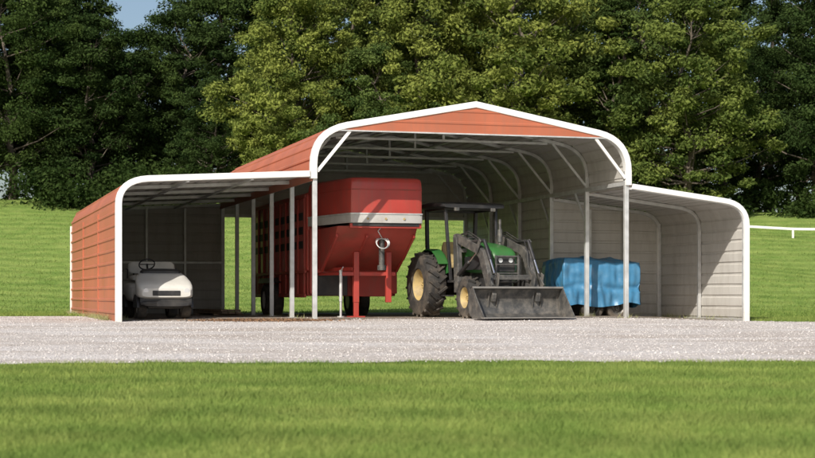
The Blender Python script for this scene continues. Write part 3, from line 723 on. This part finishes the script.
def treemesh(name,H,Rc,base,nl,ncl,size,kind='broad'):
    cent=[];rad=[]
    lobes=[(random.uniform(0,6.28),random.uniform(.6,1.1),random.uniform(.15,.95)) for _ in range(9)]
    while len(cent)<ncl:
        t=random.random(); a=random.uniform(0,6.28)
        if kind=='broad': env=math.sin(math.pi*min(1,(t*.86+.10)))**.6
        else: env=(1-t)**.8*.75+.05
        w=1+.28*sum(math.cos(a-l[0])*math.exp(-((t-l[2])/.18)**2)*l[1] for l in lobes)
        r=Rc*env*w*(random.random()**.40)
        cent.append((r*math.cos(a),r*math.sin(a),base+(H-base)*t)); rad.append(random.uniform(.40,1.10)*(1 if kind=='broad' else .75)*Rc/4.5)
    cent=np.array(cent);rad=np.array(rad); tc_=rng.random(ncl)
    V,t=leaves(cent,rad,nl,size,.62 if kind=='broad' else .4,tc_)
    mb=MB(); tp_=[Vector((random.uniform(-.2,.2)*k,random.uniform(-.2,.2)*k,H*.93*k/6)) for k in range(7)]; r0=H*.020
    tp_[0].z=-.6
    for k in range(6): mb.cyl(tp_[k],tp_[k+1],r0*(1-k/6.3),r0*(1-(k+1)/6.3),10)
    for c in cent[:: max(1,ncl//46)]:
        k=min(5.5,max(1.0,(c[2]-1.6)/(H*.93)*6)); i=int(k); p=tp_[i].lerp(tp_[min(i+1,6)],k-i); c=Vector(c)
        m=p.lerp(c,.5)+Vector((0,0,-.25)); rb_=r0*.30*(1-k/8); mb.cyl(p,m,rb_,rb_*.6,6); mb.cyl(m,c,rb_*.6,rb_*.2,6)
    return npmesh(name+'_crown',V,np.arange(len(V)).reshape(-1,4),'leaf',tint=t,link=False).data, mb
variants=[]
specs=[('broad',15,4.6,1.6,54000,220,.122),('broad',17,5.2,2.2,60000,260,.122),('broad',13,4.4,.9,46000,180,.12),('conifer',17,3.4,.8,42000,210,.11),('broad',19,4.4,2.5,54000,230,.13)]
for i,(kd,H,Rc,ba,nl,ncl,sz) in enumerate(specs):
    me,mb=treemesh('t%d'%i,H,Rc,ba,nl,ncl,sz,kd)
    wm=bpy.data.meshes.new('trunk_%d'%i); wm.from_pydata(mb.v,[],mb.f); wm.materials.append(M['bark']); wm.shade_smooth(); variants.append((me,wm,H,kd))
def tree(u,Yd,vtop,var,col,wsc=1.0):
    me,wm,H,kd=variants[var]; x=(u-407.5)*Yd/F; z=float(ground(x,Yd)); top=CH-(vtop-HZ)*Yd/F; s=(top-z)/H
    e=empty('conifer_tree' if kd=='conifer' else 'broadleaf_tree',(x,Yd,z),random.uniform(0,6.28)); e.scale=(s*wsc,s*wsc,s)
    for nm,m_ in (('crown',me),('trunk_and_limbs',wm)):
        o=bpy.data.objects.new(nm,m_); COL.objects.link(o); o.parent=e; o.color=(*col,1)
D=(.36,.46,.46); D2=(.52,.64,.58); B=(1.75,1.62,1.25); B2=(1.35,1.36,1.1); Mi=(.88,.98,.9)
row=[(-45,80,-60,0,D),(12,78,-30,1,D2),(48,84,-50,4,D),(90,79,20,2,D),(70,86,-10,1,D),
 (132,82,36,2,D2),(180,84,12,0,D),(222,88,-50,4,D2),(212,77,80,2,D),
 (298,74,-25,0,B),(345,77,-60,1,B2),(273,73,75,2,B),(376,73,50,2,Mi),
 (420,76,-50,0,B),(465,79,-70,1,B2),(515,75,-45,2,B),
 (560,82,-70,1,B2),(615,76,-20,3,D2),(650,78,-40,0,Mi),(688,74,-10,2,B2),
 (722,80,-10,3,D2),(757,84,50,2,D2),(818,78,-30,1,D),(770,90,-40,4,D),(870,80,-60,4,D),(-110,82,-60,1,D),(930,82,-60,0,D2),(-170,82,-60,4,D),(985,84,-60,1,D2)]
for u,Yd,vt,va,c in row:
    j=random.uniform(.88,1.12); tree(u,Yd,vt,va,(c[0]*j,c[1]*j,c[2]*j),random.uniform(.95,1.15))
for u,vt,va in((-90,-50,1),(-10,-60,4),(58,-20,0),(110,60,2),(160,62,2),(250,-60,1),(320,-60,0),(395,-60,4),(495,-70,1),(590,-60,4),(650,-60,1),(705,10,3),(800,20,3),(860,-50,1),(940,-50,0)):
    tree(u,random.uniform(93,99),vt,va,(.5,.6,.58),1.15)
cent=[];rad=[]
for i in range(420):
    x=random.uniform(-34,34); y=random.uniform(72.5,79); z=float(ground(x,y)); hgt=random.uniform(.2,2.2)*(1.3 if x<-5 else 1)
    cent.append((x,y+ (1.5 if x>13 else 0),z+hgt*.6)); rad.append(random.uniform(.6,1.5))
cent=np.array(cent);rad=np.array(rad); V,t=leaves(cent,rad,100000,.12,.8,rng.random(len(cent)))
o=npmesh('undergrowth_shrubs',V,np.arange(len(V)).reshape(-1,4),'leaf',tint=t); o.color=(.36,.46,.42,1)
# ---------------------------------------------------------------- light
EL=math.radians(36)
sd=Vector((-.42*math.cos(EL),-.9075*math.cos(EL),math.sin(EL))).normalized()
sl=bpy.data.lights.new('sun','SUN'); sl.energy=4.9; sl.angle=math.radians(.5); sl.color=(1,.94,.845)
so=bpy.data.objects.new('sun',sl); so.rotation_euler=(-sd).to_track_quat('-Z','Y').to_euler(); so.location=(-20,-20,40); COL.objects.link(so)
w=bpy.data.worlds.new('World'); S.world=w; w.use_nodes=True; nt=w.node_tree; nt.nodes.clear()
bg=nt.nodes.new('ShaderNodeBackground'); ou=nt.nodes.new('ShaderNodeOutputWorld'); sk=nt.nodes.new('ShaderNodeTexSky'); sk.sky_type='NISHITA'; sk.sun_disc=False
sk.sun_elevation=EL; sk.sun_rotation=math.atan2(sd.x,sd.y); sk.dust_density=2.5
bg.inputs[1].default_value=.12; nt.links.new(sk.outputs[0],bg.inputs[0]); nt.links.new(bg.outputs[0],ou.inputs[0])
# ---------------------------------------------------------------- camera
cd=bpy.data.cameras.new('camera'); cd.sensor_width=36; cd.lens=36*F/815; cd.shift_y=(HZ-229)/815; cd.clip_end=3000; cd.clip_start=.1
cd.dof.use_dof=True; cd.dof.focus_distance=31.5; cd.dof.aperture_fstop=3.2
co=bpy.data.objects.new('camera',cd); co.location=(0,0,CH); co.rotation_euler=(math.pi/2,0,0); COL.objects.link(co); S.camera=co
S.view_settings.view_transform='Standard'; S.view_settings.look='None'; S.view_settings.exposure=0
